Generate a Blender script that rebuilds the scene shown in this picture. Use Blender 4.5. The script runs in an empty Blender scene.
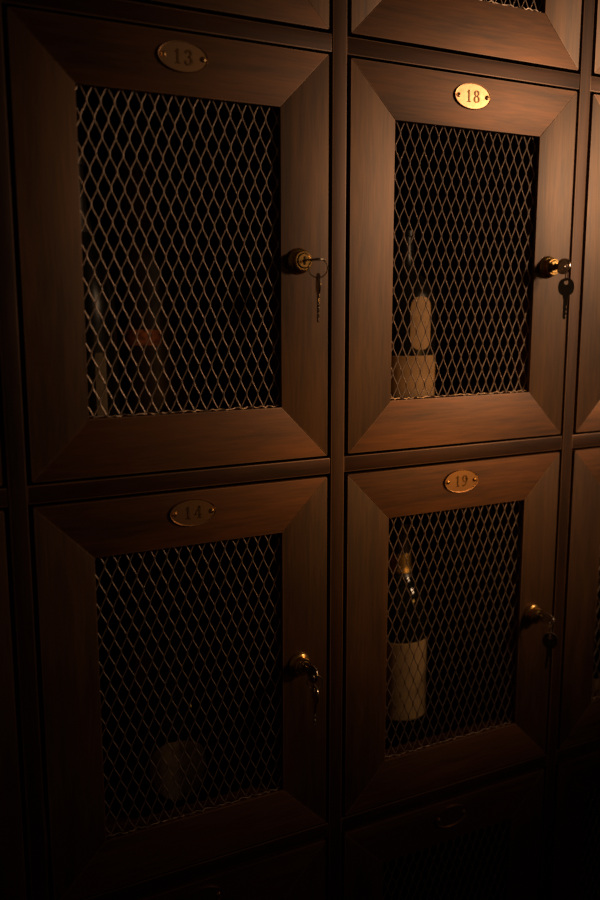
import bpy, bmesh, math, random
from mathutils import Vector, Matrix
random.seed(7)
PI = math.pi
S = bpy.context.scene
C = S.collection

# ---------------------------------------------------------------- materials
def new_mat(name):
    m = bpy.data.materials.new(name)
    m.use_nodes = True
    nt = m.node_tree
    return m, nt, nt.nodes['Principled BSDF']

def wood(name, axis, dark, light, rough=0.50, aniso=0.35, spec=0.5, fibre=0.65, coat=0.35):
    """varnished hardwood whose grain runs along the given axis ('X' or 'Z')"""
    m, nt, b = new_mat(name)
    N, L = nt.nodes, nt.links
    geo = N.new('ShaderNodeNewGeometry')
    info = N.new('ShaderNodeObjectInfo')
    off = N.new('ShaderNodeVectorMath'); off.operation = 'MULTIPLY_ADD'
    sep = N.new('ShaderNodeCombineXYZ')
    mul = N.new('ShaderNodeMath'); mul.operation = 'MULTIPLY'; mul.inputs[1].default_value = 37.0
    L.new(info.outputs['Random'], mul.inputs[0])
    for k in range(3):
        L.new(mul.outputs[0], sep.inputs[k])
    off.inputs[1].default_value = (1, 1, 1)
    L.new(geo.outputs['Position'], off.inputs[0])
    L.new(sep.outputs[0], off.inputs[2])
    mp = N.new('ShaderNodeMapping')
    L.new(off.outputs[0], mp.inputs['Vector'])
    mp.inputs['Scale'].default_value = (5, 60, 60) if axis == 'X' else (60, 60, 5)
    n1 = N.new('ShaderNodeTexNoise'); n1.inputs['Scale'].default_value = 1.0
    n1.inputs['Detail'].default_value = 6; n1.inputs['Roughness'].default_value = 0.6
    n1.inputs['Distortion'].default_value = 0.7
    L.new(mp.outputs[0], n1.inputs['Vector'])
    mp2 = N.new('ShaderNodeMapping')
    L.new(off.outputs[0], mp2.inputs['Vector'])
    mp2.inputs['Scale'].default_value = (30, 420, 420) if axis == 'X' else (420, 420, 30)
    n2 = N.new('ShaderNodeTexNoise'); n2.inputs['Scale'].default_value = 1.0
    n2.inputs['Detail'].default_value = 3
    L.new(mp2.outputs[0], n2.inputs['Vector'])
    mp3 = N.new('ShaderNodeMapping')
    L.new(off.outputs[0], mp3.inputs['Vector'])
    mp3.inputs['Scale'].default_value = (4, 9, 9) if axis == 'X' else (9, 9, 4)
    n3 = N.new('ShaderNodeTexNoise'); n3.inputs['Scale'].default_value = 1.0
    n3.inputs['Detail'].default_value = 3
    L.new(mp3.outputs[0], n3.inputs['Vector'])
    add = N.new('ShaderNodeMath'); add.operation = 'MULTIPLY_ADD'; add.inputs[1].default_value = 0.45
    L.new(n2.outputs['Fac'], add.inputs[0]); 
    sc = N.new('ShaderNodeMath'); sc.operation = 'MULTIPLY_ADD'; sc.inputs[1].default_value = 0.75
    L.new(n1.outputs['Fac'], sc.inputs[0])
    n3s = N.new('ShaderNodeMath'); n3s.operation = 'MULTIPLY_ADD'; n3s.inputs[1].default_value = 0.6; n3s.inputs[2].default_value = -0.4
    L.new(n3.outputs['Fac'], n3s.inputs[0]); L.new(n3s.outputs[0], sc.inputs[2])
    L.new(sc.outputs[0], add.inputs[2])
    cr = N.new('ShaderNodeValToRGB')
    e = cr.color_ramp.elements
    e[0].position = 0.28; e[0].color = (*dark, 1)
    e[1].position = 0.78; e[1].color = (*light, 1)
    L.new(add.outputs[0], cr.inputs[0])
    L.new(cr.outputs[0], b.inputs['Base Color'])
    # worn satin varnish
    rr = N.new('ShaderNodeMapRange')
    rr.inputs['To Min'].default_value = rough - 0.07; rr.inputs['To Max'].default_value = rough + 0.09
    L.new(n3.outputs['Fac'], rr.inputs['Value'])
    L.new(rr.outputs[0], b.inputs['Roughness'])
    b.inputs['Specular IOR Level'].default_value = spec
    b.inputs['Anisotropic'].default_value = aniso
    b.inputs['Metallic'].default_value = fibre                      # the coloured shimmer of the wood fibres
    b.inputs['Coat Weight'].default_value = coat
    b.inputs['Coat Roughness'].default_value = 0.52
    tv = N.new('ShaderNodeCombineXYZ')
    tv.inputs[2 if axis == 'X' else 0].default_value = 1.0
    L.new(tv.outputs[0], b.inputs['Tangent'])
    bp = N.new('ShaderNodeBump'); bp.inputs['Strength'].default_value = 0.12; bp.inputs['Distance'].default_value = 0.001
    L.new(add.outputs[0], bp.inputs['Height'])
    L.new(bp.outputs[0], b.inputs['Normal'])
    return m

def metal(name, col, rough, noise=0.0, dark=None, scale=400):
    m, nt, b = new_mat(name)
    N, L = nt.nodes, nt.links
    b.inputs['Metallic'].default_value = 1.0
    b.inputs['Roughness'].default_value = rough
    tc = N.new('ShaderNodeTexCoord')
    n = N.new('ShaderNodeTexNoise'); n.inputs['Scale'].default_value = scale; n.inputs['Detail'].default_value = 4
    L.new(tc.outputs['Object'], n.inputs['Vector'])
    cr = N.new('ShaderNodeValToRGB')
    d = dark or tuple(c * 0.6 for c in col)
    cr.color_ramp.elements[0].position = 0.35; cr.color_ramp.elements[0].color = (*d, 1)
    cr.color_ramp.elements[1].position = 0.62; cr.color_ramp.elements[1].color = (*col, 1)
    L.new(n.outputs['Fac'], cr.inputs[0]); L.new(cr.outputs[0], b.inputs['Base Color'])
    rr = N.new('ShaderNodeMapRange')
    rr.inputs['To Min'].default_value = rough + noise; rr.inputs['To Max'].default_value = max(0.03, rough - noise)
    L.new(n.outputs['Fac'], rr.inputs['Value']); L.new(rr.outputs[0], b.inputs['Roughness'])
    return m

def paper(name, col, dark=None, scale=60, rough=0.75):
    m, nt, b = new_mat(name)
    N, L = nt.nodes, nt.links
    tc = N.new('ShaderNodeTexCoord')
    n = N.new('ShaderNodeTexNoise'); n.inputs['Scale'].default_value = scale; n.inputs['Detail'].default_value = 5
    L.new(tc.outputs['Object'], n.inputs['Vector'])
    cr = N.new('ShaderNodeValToRGB')
    d = dark or tuple(c * 0.75 for c in col)
    cr.color_ramp.elements[0].position = 0.3; cr.color_ramp.elements[0].color = (*d, 1)
    cr.color_ramp.elements[1].position = 0.6; cr.color_ramp.elements[1].color = (*col, 1)
    L.new(n.outputs['Fac'], cr.inputs[0]); L.new(cr.outputs[0], b.inputs['Base Color'])
    b.inputs['Roughness'].default_value = rough
    return m

def glass(name, col, r0=0.05, r1=0.10, spec=0.4):
    m, nt, b = new_mat(name)
    N, L = nt.nodes, nt.links
    tc = N.new('ShaderNodeTexCoord')
    n = N.new('ShaderNodeTexNoise'); n.inputs['Scale'].default_value = 35
    L.new(tc.outputs['Object'], n.inputs['Vector'])
    rr = N.new('ShaderNodeMapRange'); rr.inputs['To Min'].default_value = r0; rr.inputs['To Max'].default_value = r1
    L.new(n.outputs['Fac'], rr.inputs['Value']); L.new(rr.outputs[0], b.inputs['Roughness'])
    b.inputs['Base Color'].default_value = (*col, 1)
    b.inputs['Specular IOR Level'].default_value = spec
    return m

WD, WL = (0.048, 0.0180, 0.0037), (0.172, 0.067, 0.0128)
M = {
    'wood_v': wood('wood upright grain', 'Z', WD, WL, fibre=0.5, coat=0.7),
    'wood_h': wood('wood level grain', 'X', (0.054, 0.0180, 0.0026), (0.200, 0.065, 0.0078), fibre=0.55, coat=0.55, aniso=0.5),
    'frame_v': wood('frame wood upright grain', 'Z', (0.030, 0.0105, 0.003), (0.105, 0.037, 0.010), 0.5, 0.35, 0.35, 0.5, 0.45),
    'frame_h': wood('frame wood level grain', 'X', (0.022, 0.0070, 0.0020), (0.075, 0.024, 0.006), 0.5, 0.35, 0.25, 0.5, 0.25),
    'worn_lit_v': wood('rubbed highlight edge wood upright', 'Z', (0.12, 0.05, 0.02), (0.34, 0.17, 0.08), 0.45, 0.2, 0.5, 0.3, 0.4),  # bevel faces: wear plus edge highlights painted in as paler wood
    'worn_lit_h': wood('rubbed highlight edge wood level', 'X', (0.12, 0.05, 0.02), (0.34, 0.17, 0.08), 0.45, 0.2, 0.5, 0.3, 0.4),  # same paler edge, highlight put into the colour, for level boards
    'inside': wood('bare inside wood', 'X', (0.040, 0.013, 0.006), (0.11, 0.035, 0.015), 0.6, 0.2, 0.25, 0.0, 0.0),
    'wire': metal('dull bronze wire', (0.86, 0.66, 0.53), 0.46, 0.08, (0.60, 0.44, 0.34), 300),
    'brass': metal('polished brass', (0.86, 0.56, 0.20), 0.24, 0.06, (0.6, 0.36, 0.12), 220),
    'plate': metal('number plate brass', (0.53, 0.315, 0.17), 0.36, 0.03, (0.46, 0.265, 0.135), 260),
    'patina': metal('blackened numeral metal', (0.22, 0.13, 0.06), 0.45, 0.08),
    'screw': metal('brass screw', (0.75, 0.5, 0.24), 0.3, 0.05),
    'steel': metal('key steel', (0.62, 0.52, 0.42), 0.22, 0.06, (0.45, 0.37, 0.30), 500),
    'slot': metal('dark keyway', (0.03, 0.022, 0.015), 0.6, 0.1),
    'glass': glass('black bottle glass', (0.006, 0.006, 0.004)),
    'glass_brown': glass('brown bottle glass', (0.020, 0.008, 0.003), 0.42, 0.55),
    'glass_dusty': glass('dusty black bottle glass', (0.007, 0.006, 0.004), 0.22, 0.30, 0.12),
    'cream': paper('cream label', (0.46, 0.29, 0.125)),
    'kraft': paper('kraft label', (0.44, 0.25, 0.10), (0.34, 0.19, 0.075)),
    'grey_paper': paper('grey tan label', (0.30, 0.24, 0.16), (0.16, 0.12, 0.08), 90),
    'round_paper': paper('round pale label', (0.62, 0.46, 0.28), (0.34, 0.24, 0.14), 90),
    'dull_tan': paper('dull tan label', (0.13, 0.085, 0.035), (0.07, 0.045, 0.02), 90),
    'red_paper': paper('red label', (0.45, 0.06, 0.035)),
    'orange_paper': paper('orange label', (0.50, 0.14, 0.04), (0.06, 0.015, 0.008), 190),
    'gold_foil': metal('gold foil', (0.75, 0.48, 0.14), 0.4, 0.08),
    'black_foil': paper('black foil', (0.016, 0.011, 0.009), rough=0.35),
    'red_foil': paper('red foil', (0.16, 0.02, 0.014), rough=0.4),
    'plaster': paper('dark plaster', (0.05, 0.035, 0.025), scale=12, rough=0.9),
    'planks': wood('floor planks', 'X', (0.02, 0.009, 0.004), (0.06, 0.026, 0.011), 0.45),
}

# ---------------------------------------------------------------- helpers
def obj(name, bm, mats, parent=None, loc=None, smooth=False, rot=None):
    me = bpy.data.meshes.new(name)
    bm.normal_update()
    bm.to_mesh(me); bm.free()
    for m in (mats if isinstance(mats, (list, tuple)) else [mats]):
        me.materials.append(M[m])
    if smooth:
        for p in me.polygons: p.use_smooth = True
        me.set_sharp_from_angle(angle=math.radians(38))
    o = bpy.data.objects.new(name, me)
    C.objects.link(o)
    if parent: o.parent = parent
    if loc is not None: o.location = loc
    if rot is not None: o.rotation_euler = rot
    return o

def tag(o, label, cat, group=None):
    o['label'] = label; o['category'] = cat
    if group: o['group'] = group
    return o

def thing(name, loc, label, cat, group=None):
    o = bpy.data.objects.new(name, None); o.empty_display_size = 0.02
    C.objects.link(o); o.location = loc
    return tag(o, label, cat, group)

def copy_tree(o, parent=None):
    c = o.copy(); C.objects.link(c)
    if parent is not None: c.parent = parent
    for ch in list(o.children): copy_tree(ch, c)
    return c

def box(bm, x0, x1, y0, y1, z0, z1, bev=0.0, mi=0, edge=0):
    vs = [bm.verts.new((x, y, z)) for x in (x0, x1) for y in (y0, y1) for z in (z0, z1)]
    fs = [(0,1,3,2), (4,6,7,5), (0,4,5,1), (2,3,7,6), (0,2,6,4), (1,5,7,3)]
    faces = [bm.faces.new([vs[i] for i in f]) for f in fs]
    for f in faces: f.material_index = mi
    if bev:
        ed = list({e for f in faces for e in f.edges})
        r = bmesh.ops.bevel(bm, geom=ed, offset=bev, segments=2, affect='EDGES', profile=0.6, clamp_overlap=True)
        for f in r['faces']: f.material_index = edge
    return faces

def prism(bm, pts, y0, y1, bev=0.0, edge=0):
    """polygon in XZ (counter-clockwise seen from -Y) with thickness along Y"""
    a = [bm.verts.new((x, y0, z)) for x, z in pts]
    b = [bm.verts.new((x, y1, z)) for x, z in pts]
    front = bm.faces.new(a)
    back = bm.faces.new(list(reversed(b)))
    n = len(pts)
    for i in range(n):
        j = (i + 1) % n
        bm.faces.new((a[j], a[i], b[i], b[j]))
    if bev:
        r = bmesh.ops.bevel(bm, geom=list(front.edges), offset=bev, segments=2, affect='EDGES', profile=0.6)
        for f in r['faces']: f.material_index = edge
    bmesh.ops.recalc_face_normals(bm, faces=list(bm.faces))

def lathe(bm, prof, seg=32, axis='Z', sx=1.0, sz=1.0):
    """profile [(r, h)], around Z or around Y (h then measured towards -Y)"""
    rings = []
    for r, h in prof:
        if r < 1e-6:
            rings.append([bm.verts.new((0, 0, h) if axis == 'Z' else (0, -h, 0))])
        else:
            row = []
            for k in range(seg):
                a = 2 * PI * k / seg
                c, s = r * math.cos(a), r * math.sin(a)
                row.append(bm.verts.new((c, s, h) if axis == 'Z' else (c * sx, -h, s * sz)))
            rings.append(row)
    for p, q in zip(rings, rings[1:]):
        for k in range(seg):
            j = (k + 1) % seg
            if len(p) == 1 and len(q) == 1: continue
            if len(p) == 1: bm.faces.new((p[0], q[j], q[k]))
            elif len(q) == 1: bm.faces.new((p[k], p[j], q[0]))
            else: bm.faces.new((p[k], p[j], q[j], q[k]))
    bmesh.ops.recalc_face_normals(bm, faces=list(bm.faces))

def tube(bm, pts, rx, ry=None, sides=6, closed=False, up=Vector((0, 1, 0)), tilt=0.0):
    ry = ry or rx
    n = len(pts); rings = []
    for i, p in enumerate(pts):
        a = pts[i - 1] if (i > 0 or closed) else p
        b = pts[(i + 1) % n] if (i < n - 1 or closed) else p
        t = (Vector(b) - Vector(a)).normalized()
        u = up.cross(t).normalized(); v = t.cross(u)
        row = []
        for k in range(sides):
            an = 2 * PI * k / sides
            cx, cy = rx * math.cos(an), ry * math.sin(an)
            c, s = math.cos(tilt), math.sin(tilt)
            row.append(bm.verts.new(Vector(p) + u * (cx * c - cy * s) + v * (cx * s + cy * c)))
        rings.append(row)
    m = n if closed else n - 1
    for i in range(m):
        p, q = rings[i], rings[(i + 1) % n]
        for k in range(sides):
            j = (k + 1) % sides
            bm.faces.new((p[k], p[j], q[j], q[k]))
    if not closed:
        bm.faces.new(list(reversed(rings[0]))); bm.faces.new(rings[-1])

def strip(bm, pts, hw, y0, y1):
    """flat ribbon in XZ along pts with half widths hw and thickness y0..y1"""
    n = len(pts)
    L_, R_ = [], []
    for i, (x, z) in enumerate(pts):
        ax, az = pts[max(i - 1, 0)]; bx, bz = pts[min(i + 1, n - 1)]
        dx, dz = bx - ax, bz - az
        l = math.hypot(dx, dz) or 1
        w = hw[i] if isinstance(hw, (list, tuple)) else hw
        nx, nz = -dz / l * w, dx / l * w
        L_.append((x + nx, z + nz)); R_.append((x - nx, z - nz))
    def row(ps, y): return [bm.verts.new((x, y, z)) for x, z in ps]
    lf, rf, lb, rb = row(L_, y0), row(R_, y0), row(L_, y1), row(R_, y1)
    for i in range(n - 1):
        bm.faces.new((lf[i], rf[i], rf[i + 1], lf[i + 1]))
        bm.faces.new((lb[i], lb[i + 1], rb[i + 1], rb[i]))
        bm.faces.new((lf[i], lf[i + 1], lb[i + 1], lb[i]))
        bm.faces.new((rf[i], rb[i], rb[i + 1], rf[i + 1]))
    bm.faces.new((lf[0], lb[0], rb[0], rf[0]))
    bm.faces.new((lf[-1], rf[-1], rb[-1], lb[-1]))

# ---------------------------------------------------------------- the setting
PX, PZ = 0.3252, 0.4168           # column and row pitch of the lockers
DW, DH = 0.150, 0.1970            # half size of a door
OW, OH = 0.0972, 0.1437           # half size of its wire opening
def cx(col): return (col - 0.5) * PX
def cz(row): return -row * PZ
COLS, ROWS = (-1, 0, 1, 2), (-1, 0, 1, 2)
ZB = cz(2) - PZ / 2               # underside of the lowest row
XL, XR = cx(-1) - PX / 2, cx(2) + PX / 2
ZT = cz(-1) + PZ / 2

def slab(name, x0, x1, y0, y1, z0, z1, mat):
    bm = bmesh.new(); box(bm, x0, x1, y0, y1, z0, z1)
    o = obj(name, bm, mat); o['kind'] = 'structure'; return o
slab('floor', -3, 3, -3, 0.6, ZB - 0.14, ZB - 0.10, 'planks')
slab('wall_back', -3, 3, 0.45, 0.6, ZB - 0.10, 1.6, 'plaster')

# ---------------------------------------------------------------- face frame
frame = thing('face_frame', (0, 0, ZB - 0.10), 'dark wood face frame of upright posts and level rails between all the wine lockers', 'cabinet frame')
fz = -(ZB - 0.10)
HP = 0.0080
for k in range(len(COLS) + 1):
    x = XL + k * PX
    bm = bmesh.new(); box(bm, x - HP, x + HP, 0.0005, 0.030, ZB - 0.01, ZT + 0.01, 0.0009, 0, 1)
    obj('post', bm, ['frame_v', 'worn_lit_v'], frame, (0, 0, fz), True)
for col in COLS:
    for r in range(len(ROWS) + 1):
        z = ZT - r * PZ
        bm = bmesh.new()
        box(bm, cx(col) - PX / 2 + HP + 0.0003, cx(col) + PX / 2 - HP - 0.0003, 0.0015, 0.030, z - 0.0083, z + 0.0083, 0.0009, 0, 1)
        obj('rail', bm, ['frame_h', 'worn_lit_h'], frame, (0, 0, fz), True)
bm = bmesh.new(); box(bm, XL, XR, 0.012, 0.40, ZB - 0.10, ZB - 0.012, 0.002)
obj('plinth', bm, 'frame_h', frame, (0, 0, fz), True)

# ---------------------------------------------------------------- locker prototype meshes
def compartment_bm():
    bm = bmesh.new()
    hx, hz, t, y0, y1 = 0.1595, 0.2050, 0.006, 0.0312, 0.36
    box(bm, -hx, hx, y0, y1, -hz, -hz + t)
    box(bm, -hx, hx, y0, y1, hz - t, hz)
    box(bm, -hx, -hx + t, y0, y1, -hz + t, hz - t)
    box(bm, hx - t, hx, y0, y1, -hz + t, hz - t)
    box(bm, -hx + t, hx - t, y1 - t, y1, -hz + t, hz - t)
    return bm
FLOOR = -0.2050 + 0.006            # inside floor of a compartment, from its centre

def wire_bm():
    bm = bmesh.new()
    pw, ph = 0.0122, 0.0291
    hx, hz = OW + 0.004, OH + 0.004
    sp = pw / 2
    n = int(2 * hx / sp) + 1
    A = sp / 2 - 0.0002
    key = [(0.0, 1), (0.06, 0.96), (0.12, 0.72), (0.25, 0.0), (0.38, -0.72), (0.44, -0.96), (0.5, -1),
           (0.56, -0.96), (0.62, -0.72), (0.75, 0.0), (0.88, 0.72), (0.94, 0.96)]
    for j in range(n + 1):
        x0 = -hx + j * sp
        sg = 1 if j % 2 else -1
        pts = []
        k = 0
        while True:
            per, i = divmod(k, len(key))
            z = hz - 0.004 - (per + key[i][0]) * ph + 0.0035
            if z < -hz: break
            jx = random.uniform(-1, 1) * 0.00012
            x = x0 + sg * A * key[i][1] + jx + 0.0035 * (-(z / hz)) * 0.25
            if z <= hz: pts.append((max(-hx, min(hx, x)), 0.0064 + sg * key[i][1] * 0.00025, z))
            k += 1
        tube(bm, pts, 0.00056, 0.00046, 6, False, Vector((0, 1, 0)), 0.42)
    # rough cut lower edge lying on the sill of the opening
    pts = []
    x = -OW + 0.001
    while x < OW - 0.001:
        pts.append((x, random.uniform(0.0018, 0.0050), -OH + random.uniform(0.0006, 0.0026)))
        x += random.uniform(0.0025, 0.0045)
    tube(bm, pts, 0.00055, None, 6)
    return bm

def plate_bm():
    bm = bmesh.new()
    prof = [(0, 0.0013), (0.940, 0.0013), (0.958, 0.0021), (0.985, 0.0022), (1.0, 0.0014), (1.0, 0.0001), (0, 0.0001)]
    lathe(bm, prof, 56, 'Y', 0.0240, 0.0132)
    return bm

def screw_bm():
    bm = bmesh.new()
    lathe(bm, [(0, 0.0019), (0.0006, 0.0020), (0.0009, 0.0030), (0.0018, 0.0028), (0.0024, 0.0020), (0.0025, 0.00132), (0, 0.00132)], 18, 'Y')
    return bm

def arc(cx_, cz_, rx, rz, a0, a1, n=14):
    return [(cx_ + rx * math.cos(math.radians(a0 + (a1 - a0) * i / n)), cz_ + rz * math.sin(math.radians(a0 + (a1 - a0) * i / n))) for i in range(n + 1)]
def wv(n, thin, thick):            # thin - thick - thin
    return [thin + (thick - thin) * math.sin(PI * i / (n - 1)) for i in range(n)]
def digit(ch):
    """strokes of an old style serif figure in a box 0.5 wide and 1 high: (points, half widths)"""
    if ch == '1':
        return [([(0.25, 0.0), (0.25, 1.0)], 0.065), ([(0.08, 0.80), (0.15, 0.83), (0.25, 0.97)], 0.035), ([(0.06, 0.025), (0.44, 0.025)], 0.03)]
    if ch == '3':
        u = arc(0.22, 0.76, 0.19, 0.22, 155, -90); l = arc(0.21, 0.27, 0.24, 0.26, 90, -160)
        return [(u, wv(len(u), 0.03, 0.08)), (l, wv(len(l), 0.03, 0.09)), (arc(0.08, 0.80, 0.03, 0.03, 0, 360, 8), 0.03), (arc(0.05, 0.2, 0.035, 0.035, 0, 360, 8), 0.035)]
    if ch == '4':
        return [([(0.36, 0.0), (0.36, 1.0)], 0.065), ([(0.36, 0.98), (0.02, 0.30)], 0.03), ([(0.0, 0.29), (0.52, 0.29)], 0.035), ([(0.22, 0.025), (0.50, 0.025)], 0.03)]
    if ch == '8':
        u = arc(0.25, 0.76, 0.17, 0.22, 0, 360, 24); l = arc(0.25, 0.27, 0.21, 0.25, 0, 360, 24)
        wu = [0.028 + 0.045 * abs(math.cos(2 * PI * i / 24)) for i in range(25)]
        return [(u, wu), (l, wu)]
    if ch == '9':
        u = arc(0.23, 0.69, 0.18, 0.29, 0, 360, 24)
        wu = [0.028 + 0.045 * abs(math.cos(2 * PI * i / 24)) for i in range(25)]
        t = arc(0.13, 0.66, 0.29, 0.64, 8, -95, 14)
        return [(u, wu), (t, wv(len(t), 0.07, 0.05)), (arc(0.08, 0.06, 0.04, 0.04, 0, 360, 8), 0.035)]
def numeral_bm(text, h=0.0122):
    bm = bmesh.new()
    adv = 0.84
    x0 = -(adv * (len(text) - 1) + 0.5) / 2
    for i, ch in enumerate(text):
        for pts, w in digit(ch):
            P = [((x0 + i * adv + 0.25 + (x - 0.25) * 1.15) * h, (z - 0.5) * h) for x, z in pts]
            W = [q * h for q in w] if isinstance(w, list) else w * h
            strip(bm, P, W, -0.0019, -0.00132)
    bmesh.ops.recalc_face_normals(bm, faces=list(bm.faces))
    return bm

def lock_bm():
    bm = bmesh.new()
    lathe(bm, [(0, 0.0001), (0.0125, 0.0001), (0.0128, 0.0012), (0.0122, 0.0030), (0.0108, 0.0040), (0.0098, 0.0043), (0.0096, 0.0078),
               (0.0100, 0.0088), (0.0099, 0.0100), (0.0088, 0.0112), (0.0078, 0.0112), (0.0074, 0.0100), (0.0074, 0.0092), (0, 0.0092)], 40, 'Y')
    return bm
def plug_bm():
    bm = bmesh.new()
    lathe(bm, [(0, 0.00925), (0.0072, 0.00925), (0.0072, 0.0116), (0.0064, 0.0124), (0, 0.0124)], 32, 'Y')
    return bm
def keyway_bm():
    bm = bmesh.new()
    box(bm, -0.0013, 0.0013, -0.01255, -0.01245, -0.0042, 0.0042)
    return bm

def door_boards(door):
    g = 0.00012                                                     # hairline of the mitre
    for s in (-1, 1):
        bm = bmesh.new()
        pts = [(s * DW, -DH + g * 2), (s * DW, DH - g * 2), (s * OW, OH - g * 2), (s * OW, -OH + g * 2)]
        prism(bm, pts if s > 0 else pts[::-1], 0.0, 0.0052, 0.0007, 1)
        obj('stile', bm, ['wood_v', 'worn_lit_v'], door, None, True)
        bm = bmesh.new()
        pts = [(-DW + g, s * DH), (DW - g, s * DH), (OW - g, s * OH), (-OW + g, s * OH)]
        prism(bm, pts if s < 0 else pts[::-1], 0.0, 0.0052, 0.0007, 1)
        obj('rail', bm, ['wood_h', 'worn_lit_h'], door, None, True)
def backing_bm():
    bm = bmesh.new()
    y0, y1 = 0.0077, 0.0225
    w = 0.1015; h = 0.148
    box(bm, -DW + 0.001, -w + 0.004, y0, y1, -DH + 0.001, DH - 0.001)
    box(bm, w - 0.004, DW - 0.001, y0, y1, -DH + 0.001, DH - 0.001)
    box(bm, -w + 0.004, w - 0.004, y0, y1, h - 0.004, DH - 0.001)
    box(bm, -w + 0.004, w - 0.004, y0, y1, -DH + 0.001, -h + 0.004)
    # tongue that joins the backing to the boards outside the wire
    for s in (-1, 1):
        box(bm, min(s * 0.104, s * 0.146), max(s * 0.104, s * 0.146), 0.0052, y0, -0.19, 0.19)
        box(bm, -0.104, 0.104, 0.0052, y0, min(s * 0.151, s * 0.19), max(s * 0.151, s * 0.19))
    return bm

LOCK_X = 0.1165
def make_locker():
    t = thing('wine_locker', (0, 0, 0), '', 'locker', 'wine lockers')
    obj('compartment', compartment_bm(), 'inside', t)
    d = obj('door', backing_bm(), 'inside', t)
    door_boards(d)
    obj('wire_mesh', wire_bm(), 'wire', t, None, True)
    p = obj('number_plate', plate_bm(), 'plate', t, (0, 0, 0.1763), True)
    for s in (-1, 1):
        obj('screw', screw_bm(), 'screw', p, (s * 0.0190, 0, 0), True)
    k = obj('lock', lock_bm(), 'brass', t, (LOCK_X, 0, 0.0), True)
    q = obj('plug', plug_bm(), 'brass', k, None, True)
    obj('keyway', keyway_bm(), 'slot', k)
    return t

proto = make_locker()
LABELS = {
    (-1, -1): 'dark wine locker up in the top left corner, left of the one above number 13',
    (0, -1): 'wine locker above number 13, only the bottom of its dark door showing',
    (1, -1): 'wine locker above number 18 at the top, a strip of its wire mesh showing',
    (2, -1): 'brown wine locker in the top right corner, only its left edge showing',
    (-1, 0): 'nearly black wine locker at the left edge, beside locker number 13',
    (0, 0): 'mesh fronted dark wood wine locker with brass plate number 13',
    (1, 0): 'brightest brown wine locker, its gleaming brass plate reading number 18',
    (2, 0): 'brown wine locker cut off by the right edge, beside locker number 18',
    (-1, 1): 'nearly black wine locker at the lower left edge, beside locker number 14',
    (0, 1): 'dim mesh fronted wine locker with oval plate number 14',
    (1, 1): 'orange brown wine locker with oval plate number 19 and a cream labelled bottle',
    (2, 1): 'black looking wine locker at the right edge, beside locker number 19',
    (0, 2): 'dark wine locker below number 14 along the bottom edge',
    (1, 2): 'dark wine locker below number 19, the lit rim of its plate showing',
    (2, 2): 'black wine locker in the lower right corner, below the one beside number 19',
}
NUM = {(0, 0): '13', (0, 1): '14', (1, 0): '18', (1, 1): '19'}
first = True
for (col, row), lab in LABELS.items():
    o = proto if first else copy_tree(proto)
    first = False
    o.location = (cx(col), 0, cz(row)); o['label'] = lab
    pl = [c for c in o.children if c.name.startswith('number_plate')][0]
    lk = [c for c in o.children if c.name.startswith('lock')][0]
    lk.location.z = {0: 0.0005, 1: -0.0028}.get(row, 0.0)
    if (col, row) in NUM:
        obj('numeral', numeral_bm(NUM[(col, row)]), 'patina', pl)
    if col in (0, 1):
        pl.rotation_euler.y = math.radians({(0, 0): 0.6, (1, 0): -0.8, (0, 1): 0.5, (1, 1): 0.3}.get((col, row), 0))

# ---------------------------------------------------------------- keys
def key_bm():
    """flat key in the YZ plane, hole of the bow at the origin, tip towards +Y"""
    bm = bmesh.new()
    n, th = 28, 0.0009
    outer, inner = [], []
    for k in range(n):
        a = 2 * PI * k / n
        outer.append((0.0045 + 0.0092 * math.cos(a), 0.0088 * math.sin(a) * (1 + 0.08 * math.cos(2 * a))))
        inner.append((0.0000 + 0.0024 * math.cos(a), 0.0024 * math.sin(a)))
    outer = [(y * 1.1, z * 1.1) for y, z in outer]
    rows = [[bm.verts.new((sx * th, y, z)) for y, z in ps] for sx in (-1, 1) for ps in (outer, inner)]
    for k in range(n):
        j = (k + 1) % n
        bm.faces.new((rows[0][k], rows[1][k], rows[1][j], rows[0][j]))
        bm.faces.new((rows[2][k], rows[2][j], rows[3][j], rows[3][k]))
        bm.faces.new((rows[0][k], rows[0][j], rows[2][j], rows[2][k]))
        bm.faces.new((rows[1][k], rows[3][k], rows[3][j], rows[1][j]))
    pts = [(0.0125, 0.0032), (0.0160, 0.0030), (0.0165, 0.0024), (0.0350, 0.0024), (0.0372, 0.0008), (0.0355, -0.0012), (0.0330, -0.0002),
           (0.0310, -0.0018), (0.0290, -0.0004), (0.0265, -0.0020), (0.0240, -0.0006), (0.0215, -0.0022), (0.0165, -0.0024), (0.0160, -0.0030), (0.0125, -0.0032)]
    pts = [(y * 1.12, z * 1.1) for y, z in pts]
    a = [bm.verts.new((-th * 0.9, y, z)) for y, z in pts]
    b = [bm.verts.new((th * 0.9, y, z)) for y, z in pts]
    bm.faces.new(a); bm.faces.new(b[::-1])
    for k in range(len(pts)):
        j = (k + 1) % len(pts)
        bm.faces.new((a[j], a[k], b[k], b[j]))
    bmesh.ops.recalc_face_normals(bm, faces=list(bm.faces))
    return bm
KEY = None
def key(parent, loc, rot):
    global KEY
    if KEY is None:
        KEY = obj('key', key_bm(), 'steel', parent, loc)
        bmod = KEY.modifiers.new('bevel', 'BEVEL'); bmod.width = 0.0005; bmod.segments = 2; bmod.limit_method = 'ANGLE'
        o = KEY
    else:
        o = KEY.copy(); C.objects.link(o); o.parent = parent; o.location = loc
    o.rotation_mode = 'XYZ'
    o.rotation_euler = [math.radians(q) for q in rot]
    return o
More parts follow.
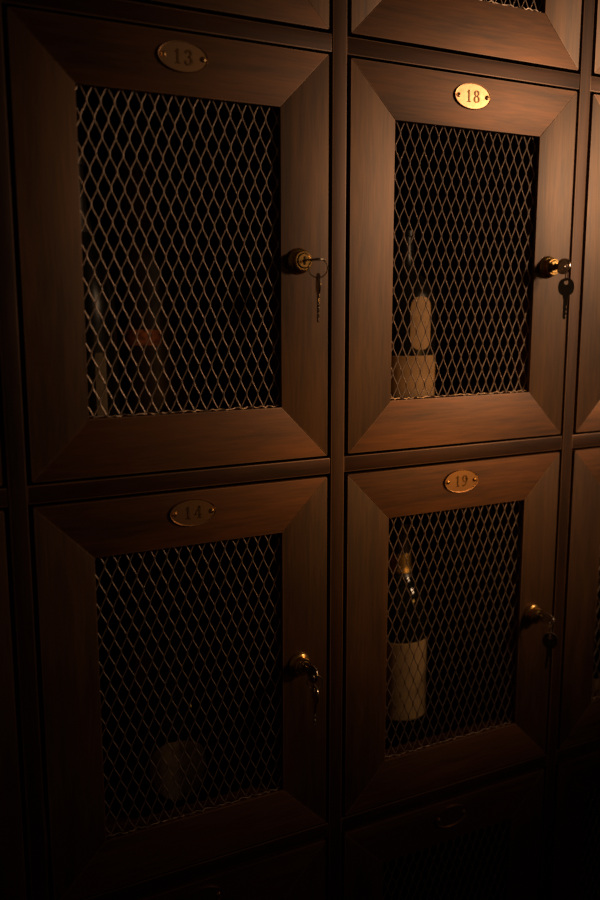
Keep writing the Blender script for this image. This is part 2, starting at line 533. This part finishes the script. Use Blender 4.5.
def ring(parent, r, loc, rz, wire=0.00055, rx=0):
    bm = bmesh.new()
    pts = [(r * math.cos(2 * PI * k / 36), 0.0003 * math.sin(4 * PI * k / 36), r * math.sin(2 * PI * k / 36)) for k in range(36)]
    tube(bm, pts, wire, None, 8, True)
    return obj('split_ring', bm, 'steel', parent, loc, True, (math.radians(rx), 0, math.radians(rz)))

def keys(col, row, label, roll, out, ring_r, ring_rz, hang_rz, tilt=0):
    """roll: turn of the inserted key about its own length; the ring hangs from its bow, the second key from the ring"""
    lx, lz = cx(col) + LOCK_X, cz(row) + {0: 0.0005, 1: -0.0028}[row]
    t = thing('key_set', (lx, -0.0125, lz), label, 'keys', 'keys hanging in the locker locks')
    y = -0.0185 - out
    key(t, (0, y, 0), (0, roll, 0))
    # the hole of the bow is at (0, y, 0); the ring runs through it
    ring(t, ring_r, (0, y, -ring_r + 0.0010), ring_rz)
    key(t, (0, y - 0.0004, -2 * ring_r + 0.0003), (-90 + tilt, 0, hang_rz))
    return t
keys(0, 0, 'key in the lock of number 13, second key hanging edge on from a thin ring', 88, 0.0085, 0.0090, -27, -18)
keys(1, 0, 'key with round bow in the lock of number 18, second key dangling from it', 4, 0, 0.0092, 40, 44)
keys(0, 1, 'key in the lock of number 14 with a ring and a dark hanging key', 8, 0.004, 0.0078, -25, -10, 3)
keys(1, 1, 'key in the lock of number 19, gleaming bows and a dim hanging blade', 6, 0.002, 0.0092, 40, 44, 4)

# ---------------------------------------------------------------- bottles
BORD = [(0, 0.003), (0.018, 0.002), (0.034, 0.0), (0.0368, 0.003), (0.0372, 0.012), (0.0372, 0.188), (0.0362, 0.200), (0.0325, 0.212),
        (0.0245, 0.224), (0.0172, 0.234), (0.0148, 0.244), (0.0138, 0.262), (0.0134, 0.288), (0.0150, 0.289), (0.0150, 0.296), (0.0138, 0.297), (0.0138, 0.300), (0, 0.300)]
BURG = [(0, 0.003), (0.020, 0.002), (0.037, 0.0), (0.0400, 0.004), (0.0405, 0.014), (0.0405, 0.140), (0.0395, 0.160), (0.0350, 0.182),
        (0.0275, 0.205), (0.0205, 0.226), (0.0160, 0.246), (0.0142, 0.266), (0.0136, 0.286), (0.0152, 0.287), (0.0152, 0.294), (0.0138, 0.295), (0.0138, 0.298), (0, 0.298)]
SPIRIT = [(0, 0.003), (0.02, 0.002), (0.037, 0.0), (0.0410, 0.004), (0.0415, 0.012), (0.0415, 0.158), (0.0405, 0.168), (0.0365, 0.178),
          (0.0280, 0.187), (0.0190, 0.195), (0.0150, 0.204), (0.0138, 0.218), (0.0138, 0.236), (0.0160, 0.237), (0.0160, 0.243), (0.0135, 0.244), (0, 0.244)]
SQUAT = [(0, 0.003), (0.02, 0.002), (0.040, 0.0), (0.0450, 0.005), (0.0462, 0.020), (0.0462, 0.098), (0.0445, 0.118), (0.0380, 0.138),
         (0.0270, 0.155), (0.0180, 0.168), (0.0145, 0.184), (0.0135, 0.210), (0.0152, 0.211), (0.0152, 0.218), (0.0136, 0.219), (0, 0.219)]
def rad_at(prof, z):
    for (r0, h0), (r1, h1) in zip(prof[2:], prof[3:]):
        if h0 <= z <= h1 and h1 > h0: return r0 + (r1 - r0) * (z - h0) / (h1 - h0)
    return prof[4][0]
def smooth_prof(prof, n=3):
    return prof
def label_bm(prof, z0, z1, span, corner=0.0, az=0.0, lift=0.0003, n=28, m=14):
    """paper wrapped on the bottle, facing -Y turned by az; span and az in degrees; corner is a rounding radius"""
    bm = bmesh.new()
    rows = []
    for i in range(m + 1):
        f = i / m
        z = z0 + (z1 - z0) * (0.5 - 0.5 * math.cos(PI * f))
        r = rad_at(prof, z) + lift
        half = math.radians(span) / 2 * r
        d = min(z - z0, z1 - z)
        cut = 0.0
        if corner > 0 and d < corner: cut = corner - math.sqrt(max(0, corner * corner - (corner - d) ** 2))
        cut = min(cut, half * 0.97)
        row = []
        for j in range(n + 1):
            s = (half - cut) * (2 * j / n - 1)
            a = -PI / 2 + math.radians(az) + s / r
            row.append(bm.verts.new((r * math.cos(a), r * math.sin(a), z)))
        rows.append(row)
    for p, q in zip(rows, rows[1:]):
        for j in range(n):
            bm.faces.new((p[j], p[j + 1], q[j + 1], q[j]))
    return bm
def sleeve_bm(prof, z0, top, lift=0.0004):
    pr = [(rad_at(prof, z0), z0), (rad_at(prof, z0) + lift, z0)]
    pr += [(r + lift, h) for r, h in prof if z0 < h < top - 1e-6 and r > 0]
    pr += [(prof[-2][0] + lift, top + lift), (0, top + lift)]
    bm = bmesh.new(); lathe(bm, pr, 36); return bm
def bottle(loc, prof, label, glassm='glass', parts=(), rz=0.0, group='bottles inside the wine lockers'):
    t = thing('wine_bottle', loc, label, 'bottle', group)
    bm = bmesh.new(); lathe(bm, prof, 48)
    obj('bottle_glass', bm, glassm, t, None, True)
    for p in parts:
        if p[0] == 'capsule':
            obj('capsule', sleeve_bm(prof, p[1], prof[-1][1]), p[2], t, None, True)
        elif p[0] == 'label':
            o = obj(p[1], label_bm(prof, *p[3:]), p[2], t, None, True)
            sm = o.modifiers.new('thickness', 'SOLIDIFY'); sm.thickness = 0.0002; sm.offset = 1
    t.rotation_euler.z = math.radians(rz)
    return t
def spot_in(col, row, x, y):       # a place on the floor of a locker
    return (x, y, cz(row) + FLOOR + 0.0003)

# locker 18
bottle(spot_in(1, 0, 0.1535, 0.112), SPIRIT, 'dark spirit bottle with two tan labels behind the mesh of number 18', 'glass_dusty',
       [('label', 'label', 'kraft', 0.022, 0.097, 128, 0.002), ('label', 'shoulder_label', 'kraft', 0.104, 0.166, 41, 0.0125, 0.0)])
# locker 19
bottle(spot_in(1, 1, 0.1615, 0.118), BORD, 'wine bottle with big cream label behind the mesh of number 19', 'glass',
       [('capsule', 0.232, 'black_foil'), ('label', 'label', 'cream', 0.048, 0.152, 150, 0.002, -20.0), ('label', 'neck_label', 'gold_foil', 0.238, 0.262, 150, 0.002, -10.0, 0.0008)])
# locker 14
bottle(spot_in(0, 1, -0.1450, 0.125), SQUAT, 'squat dark bottle with a round greyish label low in number 14', 'glass',
       [('label', 'label', 'round_paper', 0.026, 0.097, 86, 0.033, -12.0), ('capsule', 0.172, 'black_foil')])
bottle(spot_in(0, 1, -0.1420, 0.216), BORD, 'dim wine bottle with a dull red label at the back of number 14', 'glass',
       [('label', 'label', 'red_paper', 0.104, 0.160, 46, 0.002, -22.0), ('capsule', 0.232, 'red_foil')])
# locker 13
bottle(spot_in(0, 0, -0.1700, 0.122), BORD, 'tall dark wine bottle with an orange label band inside number 13', 'glass_brown',
       [('label', 'label', 'orange_paper', 0.116, 0.132, 58, 0.001, -14.0), ('capsule', 0.232, 'red_foil')])
bottle(spot_in(0, 0, -0.2490, 0.084), BURG, 'dark bottle with a narrow tan label at the left inside number 13', 'glass_dusty',
       [('label', 'label', 'dull_tan', 0.014, 0.112, 18, 0.002, 20.0), ('capsule', 0.225, 'black_foil')])
bottle(spot_in(0, 0, -0.1150, 0.193), BORD, 'dark bottle with a small red label at the right inside number 13', 'glass_brown',
       [('label', 'label', 'red_paper', 0.030, 0.075, 40, 0.002, -10.0), ('capsule', 0.232, 'black_foil')])
# the locker beside 19, at the right edge
bottle(spot_in(2, 1, 0.4780, 0.090), BORD, 'wine bottle with a gold label behind the mesh at the right edge', 'glass',
       [('capsule', 0.232, 'black_foil'), ('label', 'label', 'kraft', 0.016, 0.050, 130, 0.002, -20.0)])

# ---------------------------------------------------------------- light
def aim(o, target):
    d = Vector(target) - o.location
    o.rotation_euler = d.to_track_quat('-Z', 'Y').to_euler()
def spot(name, loc, target, power, col, size, angle, blend):
    l = bpy.data.lights.new(name, 'SPOT'); l.energy = power; l.color = col
    l.shadow_soft_size = size; l.spot_size = math.radians(angle); l.spot_blend = blend
    o = bpy.data.objects.new(name, l); C.objects.link(o); o.location = loc; aim(o, target)
    return o
spot('wall_lamp', (0.95, -0.80, 0.27), (0.41, 0.0, 0.03), 35, (1.0, 0.63, 0.36), 0.09, 59, 1.0)
spot('low_fill', (0.74, -0.95, -0.13), (0.11, 0.0, -0.225), 9, (1.0, 0.42, 0.07), 0.10, 24, 1.0)  # added orange fill, no known source, brightens the rails between door rows

w = bpy.data.worlds.new('room'); S.world = w; w.use_nodes = True
w.node_tree.nodes['Background'].inputs[0].default_value = (1.0, 0.6, 0.35, 1)
w.node_tree.nodes['Background'].inputs[1].default_value = 0.012

# ---------------------------------------------------------------- camera
cam = bpy.data.cameras.new('camera'); co = bpy.data.objects.new('camera', cam); C.objects.link(co)
right = Vector((0.8847088, -0.46614293, -0.00104761))
fwd = Vector((0.45961585, 0.87269123, -0.16481291))
upv = Vector((0.07774061, 0.14532994, 0.98632429))
mat = Matrix((right, upv, -fwd)).transposed().to_4x4()
mat.translation = Vector((-0.45602514, -0.78069359, -0.04114475))
co.matrix_world = mat
cam.sensor_fit = 'VERTICAL'; cam.sensor_height = 36.0; cam.sensor_width = 24.0
cam.lens = 874.01 / 900 * 36.0
cam.clip_start = 0.02
cam.dof.use_dof = True
cam.dof.focus_distance = 0.92
cam.dof.aperture_fstop = 3.2
S.camera = co

S.view_settings.view_transform = 'Standard'
S.view_settings.look = 'None'
S.view_settings.gamma = 1.0
S.view_settings.exposure = 0.0
S.cycles.use_denoising = True
S.cycles.max_bounces = 6
